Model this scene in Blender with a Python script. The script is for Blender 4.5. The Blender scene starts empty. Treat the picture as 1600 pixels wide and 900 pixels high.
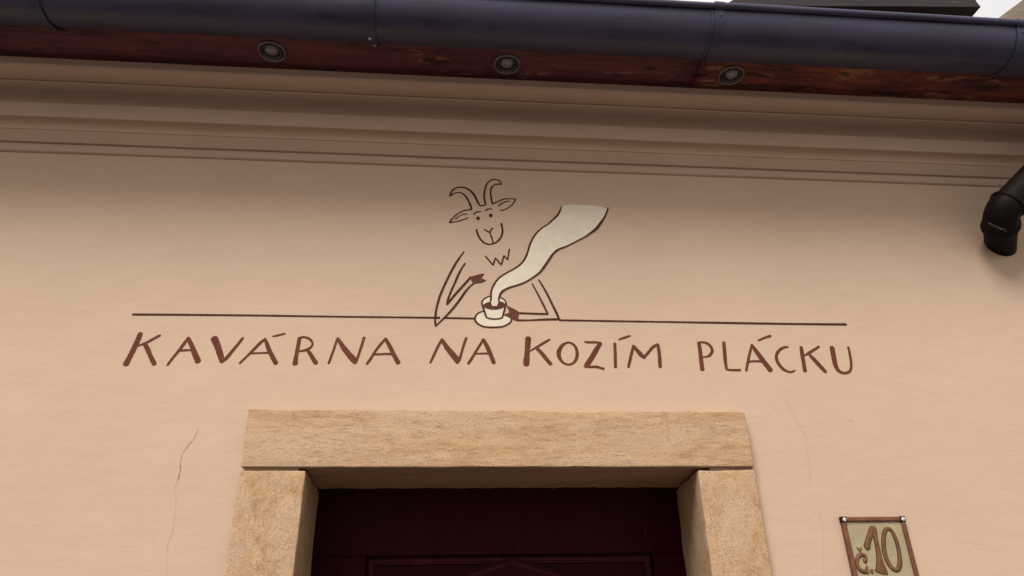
import bpy, bmesh, math, random
from mathutils import Vector, Matrix, noise
random.seed(7)
S = bpy.context.scene
COL = S.collection
R = math.radians

# ------------------------------------------------------------------ camera
F = 1080.0                                   # focal length in pixels of a 1600 px wide picture
cx = Vector((12750, -269, -1080)).normalized()
cz = Vector((-45, 2200, -1080)); cz = (cz - cx * cz.dot(cx)).normalized()
cy = cz.cross(cx)
CAM_M = Matrix((cx, cy, cz))                 # camera axes -> world
CAM = Vector((0.0, -2.0413, 1.6))
cd = bpy.data.cameras.new('camera'); cam = bpy.data.objects.new('camera', cd); COL.objects.link(cam)
cd.sensor_width = 36.0; cd.lens = F / 1600 * 36.0; cd.clip_start = 0.05; cd.clip_end = 2000
cam.matrix_world = Matrix.Translation(CAM) @ CAM_M.to_4x4()
S.camera = cam

# ------------------------------------------------------------------ sky, sun, exposure
SUN_EL, SUN_AZ = R(47), R(207)               # azimuth measured from +Y (north) clockwise: in front of the facade
w = bpy.data.worlds.new('World'); S.world = w; w.use_nodes = True
nt = w.node_tree
sky = nt.nodes.new('ShaderNodeTexSky'); sky.sky_type = 'NISHITA'; sky.sun_disc = False
sky.sun_elevation = SUN_EL; sky.sun_rotation = SUN_AZ
sky.air_density = 1.0; sky.dust_density = 4.0; sky.ozone_density = 1.0
# a closed, thin white cloud cover over the blue: soft large noise decides how much of the sky shows through
tcw = nt.nodes.new('ShaderNodeTexCoord'); cn = nt.nodes.new('ShaderNodeTexNoise')
cn.inputs['Scale'].default_value = 2.2; cn.inputs['Detail'].default_value = 6
nt.links.new(tcw.outputs['Generated'], cn.inputs['Vector'])
mr = nt.nodes.new('ShaderNodeMapRange'); mr.inputs['From Min'].default_value = 0.3; mr.inputs['From Max'].default_value = 0.6
mr.inputs['To Min'].default_value = 0.72; mr.inputs['To Max'].default_value = 0.95
nt.links.new(cn.outputs['Fac'], mr.inputs['Value'])
mx = nt.nodes.new('ShaderNodeMix'); mx.data_type = 'RGBA'; mx.inputs[7].default_value = (11.3, 11.0, 10.7, 1)
nt.links.new(mr.outputs[0], mx.inputs[0]); nt.links.new(sky.outputs[0], mx.inputs[6])
bg = nt.nodes['Background']; nt.links.new(mx.outputs[2], bg.inputs['Color'])
bg.inputs['Strength'].default_value = 0.075
ld = bpy.data.lights.new('sun', 'SUN'); ld.energy = 3.45; ld.angle = R(27); ld.color = (1.0, 0.965, 0.91)
sun = bpy.data.objects.new('sun', ld); COL.objects.link(sun)
sd = Vector((math.sin(SUN_AZ) * math.cos(SUN_EL), math.cos(SUN_AZ) * math.cos(SUN_EL), math.sin(SUN_EL)))
sun.rotation_euler = sd.to_track_quat('Z', 'Y').to_euler(); sun.location = (0, -8, 12)
vs = S.view_settings; vs.view_transform = 'Standard'; vs.look = 'None'; vs.gamma = 1; vs.exposure = 0.3

# ------------------------------------------------------------------ helpers
def ray(px, py): return CAM_M @ Vector((px - 800, 450 - py, -F))
def at(px, py, Y=0.0):                       # the point of the plane Y seen at a pixel of the photograph
    d = ray(px, py); return CAM + d * ((Y - CAM.y) / d.y)
def atz(px, py, z):
    d = ray(px, py); return CAM + d * ((z - CAM.z) / d.z)
def zo(py, o): return at(800, py, -o).z      # height of the line standing o metres in front of the wall

def tag(o, label=None, cat=None, group=None, kind=None):
    if label: o['label'] = label
    if cat: o['category'] = cat
    if group: o['group'] = group
    if kind: o['kind'] = kind
    return o
def empty(name, loc, label, cat, group=None):
    o = bpy.data.objects.new(name, None); COL.objects.link(o); o.location = loc
    o.empty_display_size = 0.1
    return tag(o, label, cat, group)
def link(name, bm, mats, parent=None, smooth=False):
    me = bpy.data.meshes.new(name)
    bmesh.ops.recalc_face_normals(bm, faces=bm.faces) if smooth != 'raw' else None
    bm.to_mesh(me); bm.free()
    if not isinstance(mats, (list, tuple)): mats = [mats]
    for m in mats: me.materials.append(m)
    if smooth is True:
        for p in me.polygons: p.use_smooth = True
    o = bpy.data.objects.new(name, me); COL.objects.link(o)
    if parent is not None:
        o.parent = parent
        # keep world coordinates of the mesh while parented to a moved empty
        loc = Vector((0, 0, 0)); p = parent
        while p is not None:
            loc += p.location; p = p.parent
        me.transform(Matrix.Translation(-loc))
    return o
def auto_smooth(o, ang=35):
    me = o.data
    for p in me.polygons: p.use_smooth = True
    bm = bmesh.new(); bm.from_mesh(me)
    for e in bm.edges:
        if len(e.link_faces) == 2 and e.calc_face_angle(0) > R(ang): e.smooth = False
    bm.to_mesh(me); bm.free()
def box(bm, x0, x1, y0, y1, z0, z1):
    vs_ = [bm.verts.new((x, y, z)) for x in (x0, x1) for y in (y0, y1) for z in (z0, z1)]
    for f in ((0,1,3,2),(4,6,7,5),(0,4,5,1),(2,3,7,6),(0,2,6,4),(1,5,7,3)):
        bm.faces.new([vs_[i] for i in f])
    return vs_
def bevel(bm, w_, seg=2):
    bmesh.ops.bevel(bm, geom=list(bm.edges), offset=w_, segments=seg, affect='EDGES', profile=0.6)
def prism(bm, pts, x0, x1, closed=True):     # (y, z) outline drawn along X
    a = [bm.verts.new((x0, y, z)) for y, z in pts]; b = [bm.verts.new((x1, y, z)) for y, z in pts]
    n = len(pts)
    for i in range(n if closed else n - 1):
        j = (i + 1) % n; bm.faces.new((a[i], a[j], b[j], b[i]))
    if closed: bm.faces.new(a[::-1]); bm.faces.new(b)
def tube(bm, pts, rad, seg=20, cap=True):
    rings = []; up = None
    for i, p in enumerate(pts):
        t = ((pts[min(i+1, len(pts)-1)] - pts[max(i-1, 0)])).normalized()
        if up is None: up = Vector((1, 0, 0)) if abs(t.x) < 0.8 else Vector((0, 1, 0))
        u = t.cross(up).normalized(); v = t.cross(u); up = -v if False else up
        r_ = rad[i] if isinstance(rad, (list, tuple)) else rad
        rings.append([bm.verts.new(p + (u * math.cos(2*math.pi*k/seg) + v * math.sin(2*math.pi*k/seg)) * r_) for k in range(seg)])
    for a, b in zip(rings, rings[1:]):
        for k in range(seg):
            bm.faces.new((a[k], a[(k+1) % seg], b[(k+1) % seg], b[k]))
    if cap: bm.faces.new(rings[0][::-1]); bm.faces.new(rings[-1])
def lathe(bm, prof, seg=32, c=Vector((0,0,0)), close=True):   # (r, z) turned round Z
    rings = []
    for r_, z in prof:
        if r_ < 1e-6: rings.append([bm.verts.new(c + Vector((0, 0, z)))])
        else: rings.append([bm.verts.new(c + Vector((r_*math.cos(2*math.pi*k/seg), r_*math.sin(2*math.pi*k/seg), z))) for k in range(seg)])
    for a, b in zip(rings, rings[1:]):
        for k in range(seg):
            if len(a) == 1 and len(b) == 1: break
            q = [a[k % len(a)], a[(k+1) % len(a)] if len(a) > 1 else None, b[(k+1) % len(b)] if len(b) > 1 else None, b[k % len(b)]]
            q = [v for v in q if v is not None]
            bm.faces.new(q)

# ------------------------------------------------------------------ materials
def mat(name, base, rough=0.7, spec=0.35, metallic=0.0):
    m = bpy.data.materials.new(name); m.use_nodes = True
    b = m.node_tree.nodes['Principled BSDF']
    b.inputs['Base Color'].default_value = (*base, 1); b.inputs['Roughness'].default_value = rough
    b.inputs['Specular IOR Level'].default_value = spec; b.inputs['Metallic'].default_value = metallic
    return m, m.node_tree, b
def N(t, kind, **kw):
    n = t.nodes.new(kind)
    for k, v in kw.items():
        if k in n.inputs: n.inputs[k].default_value = v
        else: setattr(n, k, v)
    return n
def coords(t, scale=(1,1,1)):
    tc = N(t, 'ShaderNodeTexCoord'); mp = N(t, 'ShaderNodeMapping'); mp.inputs['Scale'].default_value = scale
    t.links.new(tc.outputs['Object'], mp.inputs['Vector']); return mp.outputs[0]
def noise_tex(t, v, scale, detail=4, rough=0.6, dist=0.0):
    n = N(t, 'ShaderNodeTexNoise'); n.inputs['Scale'].default_value = scale; n.inputs['Detail'].default_value = detail
    n.inputs['Roughness'].default_value = rough; n.inputs['Distortion'].default_value = dist
    t.links.new(v, n.inputs['Vector']); return n.outputs['Fac']
def ramp(t, fac, stops):
    r = N(t, 'ShaderNodeValToRGB'); e = r.color_ramp.elements
    while len(e) < len(stops): e.new(0.5)
    for el, (p, c) in zip(e, stops):
        el.position = p; el.color = (*c, 1) if len(c) == 3 else c
    t.links.new(fac, r.inputs['Fac']); return r.outputs['Color']
def mix(t, fac, a, b, mode='MIX'):
    n = N(t, 'ShaderNodeMix'); n.data_type = 'RGBA'; n.blend_type = mode
    for i, x in ((0, fac), (6, a), (7, b)):
        if isinstance(x, (int, float)): n.inputs[i].default_value = x
        elif isinstance(x, tuple): n.inputs[i].default_value = (*x, 1)
        else: t.links.new(x, n.inputs[i])
    return n.outputs[2]
def math_(t, op, a, b):
    n = N(t, 'ShaderNodeMath'); n.operation = op
    for i, x in enumerate((a, b)):
        if isinstance(x, (int, float)): n.inputs[i].default_value = x
        else: t.links.new(x, n.inputs[i])
    return n.outputs[0]
def bump(t, b, h, strength, dist=0.01):
    n = N(t, 'ShaderNodeBump'); n.inputs['Strength'].default_value = strength; n.inputs['Distance'].default_value = dist
    t.links.new(h, n.inputs['Height']); t.links.new(n.outputs[0], b.inputs['Normal'])

def plaster(name, base, var=0.06, bumpy=0.35):
    m, t, b = mat(name, base, 0.88, 0.2)
    v = coords(t)
    big = noise_tex(t, v, 1.7, 5, 0.6); fine = noise_tex(t, v, 90, 3, 0.6); mid = noise_tex(t, coords(t, (1, 1, 2.4)), 9, 5, 0.65)
    lo = tuple(c * (1 - var) for c in base); hi = tuple(min(1, c * (1 + var)) for c in base)
    c1 = ramp(t, big, [(0.3, lo), (0.7, hi)])
    c2 = ramp(t, mid, [(0.35, (0.975, 0.97, 0.965)), (0.6, (1, 1, 1))])
    c3 = mix(t, 1.0, c1, c2, 'MULTIPLY')
    spk = ramp(t, noise_tex(t, v, 38, 2, 0.5), [(0.77, (1, 1, 1)), (0.80, (0.86, 0.83, 0.80))])
    c4 = mix(t, 1.0, c3, spk, 'MULTIPLY')
    t.links.new(c4, b.inputs['Base Color'])
    und = noise_tex(t, coords(t, (1, 1, 1.5)), 3.2, 3, 0.5)
    h = math_(t, 'ADD', math_(t, 'MULTIPLY', fine, 0.45), math_(t, 'ADD', math_(t, 'MULTIPLY', mid, 1.1), math_(t, 'MULTIPLY', und, 3.0)))
    bump(t, b, h, bumpy, 0.006)
    return m
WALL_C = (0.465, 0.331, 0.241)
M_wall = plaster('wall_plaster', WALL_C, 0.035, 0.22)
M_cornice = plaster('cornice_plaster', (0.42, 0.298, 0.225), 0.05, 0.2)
M_neigh = plaster('neighbour_render', (0.20, 0.155, 0.12), 0.35, 1.0)

def sandstone(name, scale, cols):
    m, t, b = mat(name, cols[1], 0.92, 0.15)
    v = coords(t, scale); vi = coords(t)
    a = noise_tex(t, v, 9, 8, 0.72, 0.4); big = noise_tex(t, v, 2.2, 4, 0.6); g = noise_tex(t, vi, 240, 2, 0.7)
    pit = noise_tex(t, v, 30, 8, 0.8, 0.1)
    c = ramp(t, a, [(0.30, cols[0]), (0.5, cols[1]), (0.68, cols[2])])
    c = mix(t, ramp(t, big, [(0.40, (0, 0, 0)), (0.60, (0.75, 0.75, 0.75))]), c, cols[3])
    gr = ramp(t, g, [(0.32, (0.80, 0.78, 0.74)), (0.6, (1.04, 1.04, 1.04))])
    c = mix(t, 1.0, c, gr, 'MULTIPLY')
    pc = ramp(t, pit, [(0.29, (0.58, 0.50, 0.42)), (0.40, (1, 1, 1))])
    c = mix(t, 1.0, c, pc, 'MULTIPLY')
    t.links.new(c, b.inputs['Base Color'])
    pr = ramp(t, pit, [(0.30, (0, 0, 0)), (0.45, (1, 1, 1))])
    h = math_(t, 'ADD', math_(t, 'MULTIPLY', pr, 0.8), math_(t, 'ADD', math_(t, 'MULTIPLY', g, 0.5), math_(t, 'MULTIPLY', a, 0.8)))
    bump(t, b, h, 0.5, 0.006)
    return m
SC = [(0.32, 0.175, 0.085), (0.43, 0.265, 0.148), (0.50, 0.330, 0.205), (0.46, 0.318, 0.215)]
M_lintel = sandstone('sandstone_bedded', (0.95, 3.6, 4.6), SC)
M_jamb = sandstone('sandstone_jamb', (5.0, 5.0, 3.6), SC)
M_mortar, *_ = mat('mortar', (0.34, 0.22, 0.15), 0.95, 0.1)

def wood(name, dark, red, orange, worn, wear, pt=0.60):
    m, t, b = mat(name, red, 0.55, 0.3)
    v = coords(t, (0.7, 9, 9)); vi = coords(t, (1.6, 5, 5))
    gr = noise_tex(t, v, 5, 8, 0.7, 0.6); patch = noise_tex(t, vi, 1.7, 6, 0.62, 0.5); fl = noise_tex(t, coords(t, (3, 9, 9)), 2.6, 7, 0.7, 0.4)
    c = ramp(t, patch, [(0.28, dark), (0.47, red), (0.50 + wear, orange)])
    c = mix(t, 1.0, c, ramp(t, gr, [(0.28, (0.45, 0.42, 0.40)), (0.62, (1.15, 1.1, 1.05))]), 'MULTIPLY')
    k = ramp(t, fl, [(pt, (0, 0, 0)), (pt + 0.03, (1, 1, 1))])
    k2 = ramp(t, noise_tex(t, vi, 1.1, 3, 0.5), [(pt - 0.16, (0, 0, 0)), (pt - 0.04, (1, 1, 1))])
    k = mix(t, 1.0, k, k2, 'MULTIPLY')
    c = mix(t, k, c, worn)
    dk = ramp(t, noise_tex(t, coords(t, (2.2, 11, 11)), 2.1, 7, 0.7, 0.8), [(pt, (0, 0, 0)), (pt + 0.035, (0.92, 0.92, 0.92))])
    c = mix(t, dk, c, (0.02, 0.010, 0.010))
    t.links.new(c, b.inputs['Base Color'])
    bump(t, b, math_(t, 'ADD', gr, math_(t, 'MULTIPLY', k, -0.5)), 0.5, 0.004)
    return m
M_wood1 = wood('stained_board_dark', (0.040, 0.014, 0.023), (0.098, 0.030, 0.042), (0.165, 0.045, 0.042), (0.24, 0.100, 0.080), 0.24, 0.585)
M_wood2 = wood('stained_board_worn', (0.070, 0.018, 0.022), (0.165, 0.038, 0.034), (0.27, 0.070, 0.040), (0.28, 0.125, 0.075), 0.16, 0.555)

def metal_paint(name, base, rough, var=0.4, spec=0.5, fleck=0.12):
    m, t, b = mat(name, base, rough, spec)
    v = coords(t, (0.6, 3, 3)); n1 = noise_tex(t, v, 6, 6, 0.65); n2 = noise_tex(t, coords(t), 60, 4, 0.6)
    c = ramp(t, n1, [(0.3, tuple(x * (1 - var) for x in base)), (0.7, tuple(x * (1 + var) for x in base))])
    sp = ramp(t, n2, [(0.70, (0, 0, 0)), (0.78, (0.25, 0.25, 0.25))])
    c = mix(t, sp, c, (fleck, fleck * 0.85, fleck * 0.85))
    t.links.new(c, b.inputs['Base Color'])
    r = ramp(t, n1, [(0.3, (rough - 0.08,) * 3), (0.7, (rough + 0.12,) * 3)])
    dust = ramp(t, noise_tex(t, coords(t, (7, 0.8, 0.8)), 3, 6, 0.7), [(0.55, (0, 0, 0)), (0.75, (0.16, 0.16, 0.16))])
    c = mix(t, dust, c, tuple(min(1, x * 2.2 + 0.02) for x in base)); t.links.new(c, b.inputs['Base Color'])
    t.links.new(r, b.inputs['Roughness'])
    bump(t, b, math_(t, 'ADD', n1, math_(t, 'MULTIPLY', n2, 0.1)), 0.15, 0.004)
    return m
M_gutter = metal_paint('gutter_paint', (0.027, 0.022, 0.058), 0.42)
M_strap = metal_paint('bracket_paint', (0.018, 0.021, 0.050), 0.42)
M_pipe = metal_paint('downpipe_paint', (0.0075, 0.0042, 0.0036), 0.6, 0.5, 0.10, 0.03)
M_drip, *_ = mat('lime_drip', (0.42, 0.42, 0.42), 0.9)
M_crust, *_ = mat('lime_crust', (0.055, 0.046, 0.040), 0.9)
M_bronze, *_ = mat('lamp_rim_metal', (0.17, 0.13, 0.12), 0.4, 0.5, 0.6)
M_ring, *_ = mat('lamp_ring_metal', (0.07, 0.068, 0.075), 0.35, 0.5, 0.3)
M_black, *_ = mat('lamp_cup_black', (0.012, 0.012, 0.016), 0.35, 0.5)
M_lens, lt, lb = mat('lamp_lens_glass', (0.20, 0.19, 0.21), 0.15, 0.6, 0.3)
bump(lt, lb, noise_tex(lt, coords(lt), 120, 3, 0.6), 0.5, 0.004)

def door_paint():
    m, t, b = mat('door_paint', (0.030, 0.0045, 0.008), 0.42, 0.04)
    v = coords(t, (6, 6, 0.7)); g = noise_tex(t, v, 7, 7, 0.65, 0.4)
    c = ramp(t, g, [(0.3, (0.017, 0.0011, 0.0026)), (0.7, (0.031, 0.0018, 0.0050))])
    k = ramp(t, noise_tex(t, coords(t, (9, 9, 1.3)), 6, 5, 0.6), [(0.72, (0, 0, 0)), (0.75, (0.6, 0.6, 0.6))])
    c = mix(t, k, c, (0.10, 0.04, 0.035)); t.links.new(c, b.inputs['Base Color'])
    bump(t, b, g, 0.3, 0.003); return m
M_door = door_paint()

def paint(name, base, var=0.15, under=(0.40, 0.28, 0.20)):
    m, t, b = mat(name, base, 0.8, 0.12)
    v = coords(t); n1 = noise_tex(t, v, 22, 5, 0.65); n2 = noise_tex(t, v, 90, 3, 0.6)
    c = ramp(t, n1, [(0.3, tuple(x * (1 - var) for x in base)), (0.7, tuple(x * (1 + var) for x in base))])
    thin = ramp(t, noise_tex(t, coords(t, (1, 1, 0.55)), 150, 4, 0.7), [(0.56, (0, 0, 0)), (0.74, (0.13, 0.13, 0.13))])
    c = mix(t, thin, c, under)
    t.links.new(c, b.inputs['Base Color']); bump(t, b, n2, 0.2, 0.003); return m
M_door_lit = paint('door_paint_lit_bevels', (0.050, 0.0085, 0.0115), 0.35, (0.09, 0.03, 0.03))  # sky light on the bevels, with slight wear, put into a lighter door paint
M_letter = paint('lettering_brown', (0.103, 0.031, 0.0155), 0.14)
M_line = paint('outline_brown', (0.058, 0.0165, 0.0080), 0.22)
M_hoof = paint('hoof_brown', (0.100, 0.032, 0.020), 0.10)
M_coffee = paint('coffee_brown', (0.085, 0.028, 0.021), 0.10)
M_cream = paint('cream_paint', (0.57, 0.505, 0.40), 0.07)
M_crack, *_ = mat('crack_dark', (0.215, 0.145, 0.103), 0.95, 0.1)
M_crack2, *_ = mat('crack_faint', (0.405, 0.287, 0.206), 0.95, 0.1)
M_plate = paint('tile_glaze', (0.30, 0.242, 0.148), 0.14, (0.36, 0.29, 0.18))
M_relief = paint('tile_brown', (0.125, 0.060, 0.028), 0.4, (0.16, 0.085, 0.045))
M_pool = paint('glaze_edge', (0.045, 0.020, 0.011), 0.3, (0.07, 0.03, 0.02))
M_frame = paint('tile_frame', (0.125, 0.052, 0.030), 0.35, (0.16, 0.08, 0.05))
M_screw, *_ = mat('screw_cap', (0.68, 0.62, 0.58), 0.5, 0.5)
M_dark, *_ = mat('dark_gap', (0.02, 0.015, 0.013), 0.9, 0.1)
M_tile = plaster('roof_clay', (0.10, 0.038, 0.030), 0.3, 1.0)
M_eave = wood('dormer_board', (0.006, 0.003, 0.006), (0.013, 0.005, 0.009), (0.024, 0.008, 0.011), (0.04, 0.02, 0.024), 0.2)
M_ground = plaster('ground_pale_bounce', (0.27, 0.24, 0.21), 0.2, 1.0)
M_ground_dark = plaster('ground_dark_strip', (0.045, 0.042, 0.040), 0.2, 1.0)

# ------------------------------------------------------------------ ground
# unseen ground: dark strip, kerb, pale square, toned to bounce light onto the cornice
YK = -3.4
bm = bmesh.new(); g = [bm.verts.new(p) for p in ((-400, YK, 0), (400, YK, 0), (400, 400, 0), (-400, 400, 0))]; bm.faces.new(g)
tag(link('pavement', bm, M_ground_dark), kind='structure')
bm = bmesh.new(); box(bm, -400, 400, YK - 0.15, YK - 0.002, -0.13, 0.002); bevel(bm, 0.01); tag(link('kerb', bm, M_ground), kind='structure')
bm = bmesh.new(); g = [bm.verts.new(p) for p in ((-400, -400, -0.12), (400, -400, -0.12), (400, YK - 0.1, -0.12), (-400, YK - 0.1, -0.12))]; bm.faces.new(g)
tag(link('square', bm, M_ground), kind='structure')

# ------------------------------------------------------------------ the cafe house
HX0, HX1 = -4.5, 3.0
house = empty('cafe_house', (0.165, 0, 0), 'cream plastered single-storey cafe house with stone door surround, moulded cornice and wooden eave', 'house')
DXL, DXR = at(476.9, 738, -0.032).x, at(1091.3, 738, -0.032).x                   # clear width of the door opening
LX0, LX1 = at(388.3, 640, -0.038).x, at(1164.6, 645, -0.038).x                     # outer ends of the stone surround
ZL = 2.0139                                  # underside of the lintel
ZT = at(776, 640.5, -0.038).z                                   # top of the lintel
DEPTH = 0.30                                 # the door stands this far behind the wall face
z_cor = zo(265.5, 0)
# cornice profile (o = distance in front of the wall, z = height), from the bottom upward
prof = [(-0.05, z_cor), (0.004, z_cor)]
za = zo(249.5, 0.014)
for k in range(7):                           # small roll
    a = math.pi * k / 6 - math.pi / 2
    prof.append((0.006 + 0.0075 * math.cos(a), (z_cor + za) / 2 + (za - z_cor) / 2 * 0.96 * math.sin(a)))
prof += [(0.0135, za), (0.0170, za + 0.0004)]
zb = zo(231, 0.038)
prof += [(0.0185, za + 0.002), (0.0365, zb - 0.002), (0.038, zb), (0.041, zb + 0.0003)]
zc = zo(211, 0.082)
for k in range(1, 9):                        # cavetto
    a = math.pi / 2 * k / 8
    prof.append((0.041 + 0.032 * (1 - math.cos(a)), zb + 0.0003 + (zc - 0.001 - zb) * math.sin(a)))
prof += [(0.081, zc - 0.0005)]
ze = zo(190.5, 0.086)
prof += [(0.083, zc + 0.001), (0.086, ze - 0.002), (0.085, ze)]
zf = zo(159, 0.126)
prof += [(0.036, ze + 0.004)]                # deep groove behind the band
prof += [(0.033, ze + 0.010), (0.035, zf - 0.022)]
for k in range(1, 9):
    a = math.pi / 2 * k / 8
    prof.append((0.035 + 0.072 * (1 - math.cos(a)), zf - 0.022 + 0.019 * math.sin(a)))
prof += [(0.124, zf - 0.0025), (0.126, zf)]
prof += [(0.114, zf + 0.001), (0.112, zf + 0.005), (0.133, zf + 0.0055)]
zg = zo(133, 0.180)
for k in range(1, 13):                       # crown ovolo
    a = math.pi / 2 * k / 12
    prof.append((0.133 + 0.047 * math.sin(a), zg - (zg - zf - 0.0055) * math.cos(a)))
prof += [(0.178, zg + 0.003), (0.160, zg + 0.004)]
ZS = zo(124, 0.162)                          # underside of the eave boards
prof += [(0.160, ZS + 0.03), (-0.05, ZS + 0.03)]
ZTOP = ZS + 0.2

# wall: front skin with the door opening, reveals, and thickness
bm = bmesh.new()
xs = [HX0, DXL - 0.09, DXR + 0.09, HX1]; zsr = [0, ZL + 0.05, z_cor + 0.01]
def grid_face(x0, x1, z0_, z1_, y):
    nx = max(1, int((x1 - x0) / 0.25)); nz = max(1, int((z1_ - z0_) / 0.25))
    V_ = [[bm.verts.new((x0 + (x1 - x0) * i / nx, y, z0_ + (z1_ - z0_) * j / nz)) for j in range(nz + 1)] for i in range(nx + 1)]
    for i in range(nx):
        for j in range(nz):
            bm.faces.new((V_[i][j], V_[i+1][j], V_[i+1][j+1], V_[i][j+1]))
grid_face(xs[0], xs[1], 0, z_cor + 0.01, 0); grid_face(xs[2], xs[3], 0, z_cor + 0.01, 0)
grid_face(xs[1], xs[2], zsr[1], z_cor + 0.01, 0)
bmesh.ops.remove_doubles(bm, verts=bm.verts, dist=1e-5)
# side walls and back so the house is a closed body
for q in (((HX0, 0, 0), (HX0, 6, 0), (HX0, 6, ZTOP), (HX0, 0, ZTOP)), ((HX1, 0, 0), (HX1, 0, ZTOP), (HX1, 6, ZTOP), (HX1, 6, 0)),
          ((HX0, 6, 0), (HX1, 6, 0), (HX1, 6, ZTOP), (HX0, 6, ZTOP))):
    bm.faces.new([bm.verts.new(p) for p in q])
for x in (xs[1], xs[2]):
    bm.faces.new([bm.verts.new(p) for p in ((x, 0, 0), (x, 0.5, 0), (x, 0.5, zsr[1]), (x, 0, zsr[1]))])
bm.faces.new([bm.verts.new(p) for p in ((xs[1], 0, zsr[1]), (xs[2], 0, zsr[1]), (xs[2], 0.5, zsr[1]), (xs[1], 0.5, zsr[1]))])
wall = link('wall', bm, M_wall, house, 'raw')

# hairline cracks
def ribbon_faces(bm, pts, Y, slot=0, cap=True):
    """pts: list of (Vector world on wall plane, half width)."""
    L, Rr = [], []
    n = len(pts)
    for i, (p, h) in enumerate(pts):
        t = pts[min(i+1, n-1)][0] - pts[max(i-1, 0)][0]; t.y = 0
        t = t.normalized() if t.length > 1e-9 else Vector((1, 0, 0))
        nn = Vector((-t.z, 0, t.x))
        L.append(p + nn * h); Rr.append(p - nn * h)
    ring = list(L)
    if cap:
        p, h = pts[-1]; t = (p - pts[-2][0]).normalized(); nn = Vector((-t.z, 0, t.x))
        ring += [p + nn * h * math.cos(a) + t * h * math.sin(a) * 0.85 for a in (math.pi*k/8 for k in range(1, 8))]
    endpts = Rr[::-1]
    ends0 = []
    if cap:
        p, h = pts[0]; t = (pts[1][0] - p).normalized(); nn = Vector((-t.z, 0, t.x))
        ends0 = [p - nn * h * math.cos(a) - t * h * math.sin(a) * 0.85 for a in (math.pi*k/8 for k in range(1, 8))]
    def V(p): return bm.verts.new((p.x, Y, p.z))
    lv = [V(p) for p in L]; rv = [V(p) for p in Rr]
    for i in range(n - 1):
        f = bm.faces.new((lv[i], rv[i], rv[i+1], lv[i+1])); f.material_index = slot
    if cap:
        e = [V(p) for p in ring[n:]]
        f = bm.faces.new([lv[-1]] + [rv[-1]] + e[::-1]); f.material_index = slot
        s = [V(p) for p in ends0]
        f = bm.faces.new([rv[0]] + [lv[0]] + s[::-1]); f.material_index = slot
def catmull(P, closed=False, step=1.0):
    out = []
    n = len(P)
    for i in range(n - 1):
        p0 = P[max(i-1, 0)]; p1 = P[i]; p2 = P[i+1]; p3 = P[min(i+2, n-1)]
        if closed and i == 0: p0 = P[-2]
        if closed and i == n - 2: p3 = P[1]
        d = math.hypot(p2[0]-p1[0], p2[1]-p1[1]); k = max(2, int(d / step))
        for j in range(k):
            u = j / k
            out.append(tuple(0.5 * (2*b + (c-a)*u + (2*a-5*b+4*c-d_)*u*u + (3*b-a-3*c+d_)*u**3) for a, b, c, d_ in zip(p0, p1, p2, p3)))
    out.append(tuple(P[-1]))
    return out
def stroke(bm, org, sc, P, Y, slot=0, smooth=True, closed=False, wob=0.05, seed=0, wmul=1.0, cap=True):
    """P: (u, v, width) in an enlarged crop of the photograph; laid out on the wall plane."""
    if not smooth:
        Q = []
        for a, b in zip(P, P[1:]):
            for j in range(6): Q.append(tuple(x + (y - x) * j / 6 for x, y in zip(a, b)))
        Q.append(P[-1])
    else: Q = catmull(P, closed, sc * 1.6)
    pts = []
    for (u, v, wd) in Q:
        px = org[0] + u / sc; py = org[1] + v / sc
        p = at(px, py, 0)
        m_per_px = (at(px + 1, py, 0) - p).length
        k = 1 + wob * noise.noise(Vector((px * 0.35, py * 0.35, seed * 3.7))) * 2
        pts.append((p, max(wd, 1) / sc * m_per_px * 0.5 * k * wmul))
    ribbon_faces(bm, pts, Y, slot, cap)
def polygon(bm, org, sc, P, Y, slot=0, smooth=False):
    Q = catmull([(u, v) for u, v in P] + [P[0]], True, sc * 1.6)[:-1] if smooth else P
    f = bm.faces.new([bm.verts.new((lambda p: (p.x, Y, p.z))(at(org[0] + u / sc, org[1] + v / sc, 0))) for u, v in Q])
    f.material_index = slot
    return f

def jag(P):                                  # hairline cracks wander in short straight steps
    out = []
    for i, (a, b) in enumerate(zip(P, P[1:])):
        n = max(2, int(math.hypot(b[0]-a[0], b[1]-a[1]) / 9))
        for j in range(n):
            u = j / n; q = 2.2 * noise.noise(Vector((i * 3.1 + j * 0.9, P[0][0], 0)))
            out.append((a[0] + (b[0]-a[0])*u + q, a[1] + (b[1]-a[1])*u, a[2] + (b[2]-a[2])*u))
    return out + [P[-1]]
def crack(pts, mats, label):
    bm = bmesh.new(); stroke(bm, pts[0], 3.0, jag(pts[1]), -0.0005, wob=0.8, cap=False, smooth=False, wmul=0.75); 
    o = link('crack', bm, mats, wall, 'raw'); o['label'] = label
crack(((200, 600), [(330,212,2),(305,265,2.2),(283,287,3.2),(255,330,2.2),(245,370,3),(246,400,5),(238,440,6),(232,452,2)]), M_crack, 'dark hairline crack left of the door')
crack(((200, 600), [(232,452,1.6),(222,480,1.6),(225,540,1.6),(222,600,1.6),(212,690,2),(185,755,2),(182,830,1.8),(180,895,1.5)]), M_crack2, 'faint lower end of the left crack')
crack(((1180, 600), [(125,45,1),(165,110,2),(205,190,2.5),(238,250,2),(245,320,2),(258,400,2),(260,500,1)]), M_crack2, 'faint hairline crack right of the door')
crack(((1180, 600), [(305,600,1),(320,700,2),(318,760,2),(322,900,1)]), M_crack2, 'faint hairline crack beside the house number')
crack(((1180, 600), [(440,168,2),(455,174,4),(468,181,2)]), M_crack2, 'small scratch above the house number')

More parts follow.
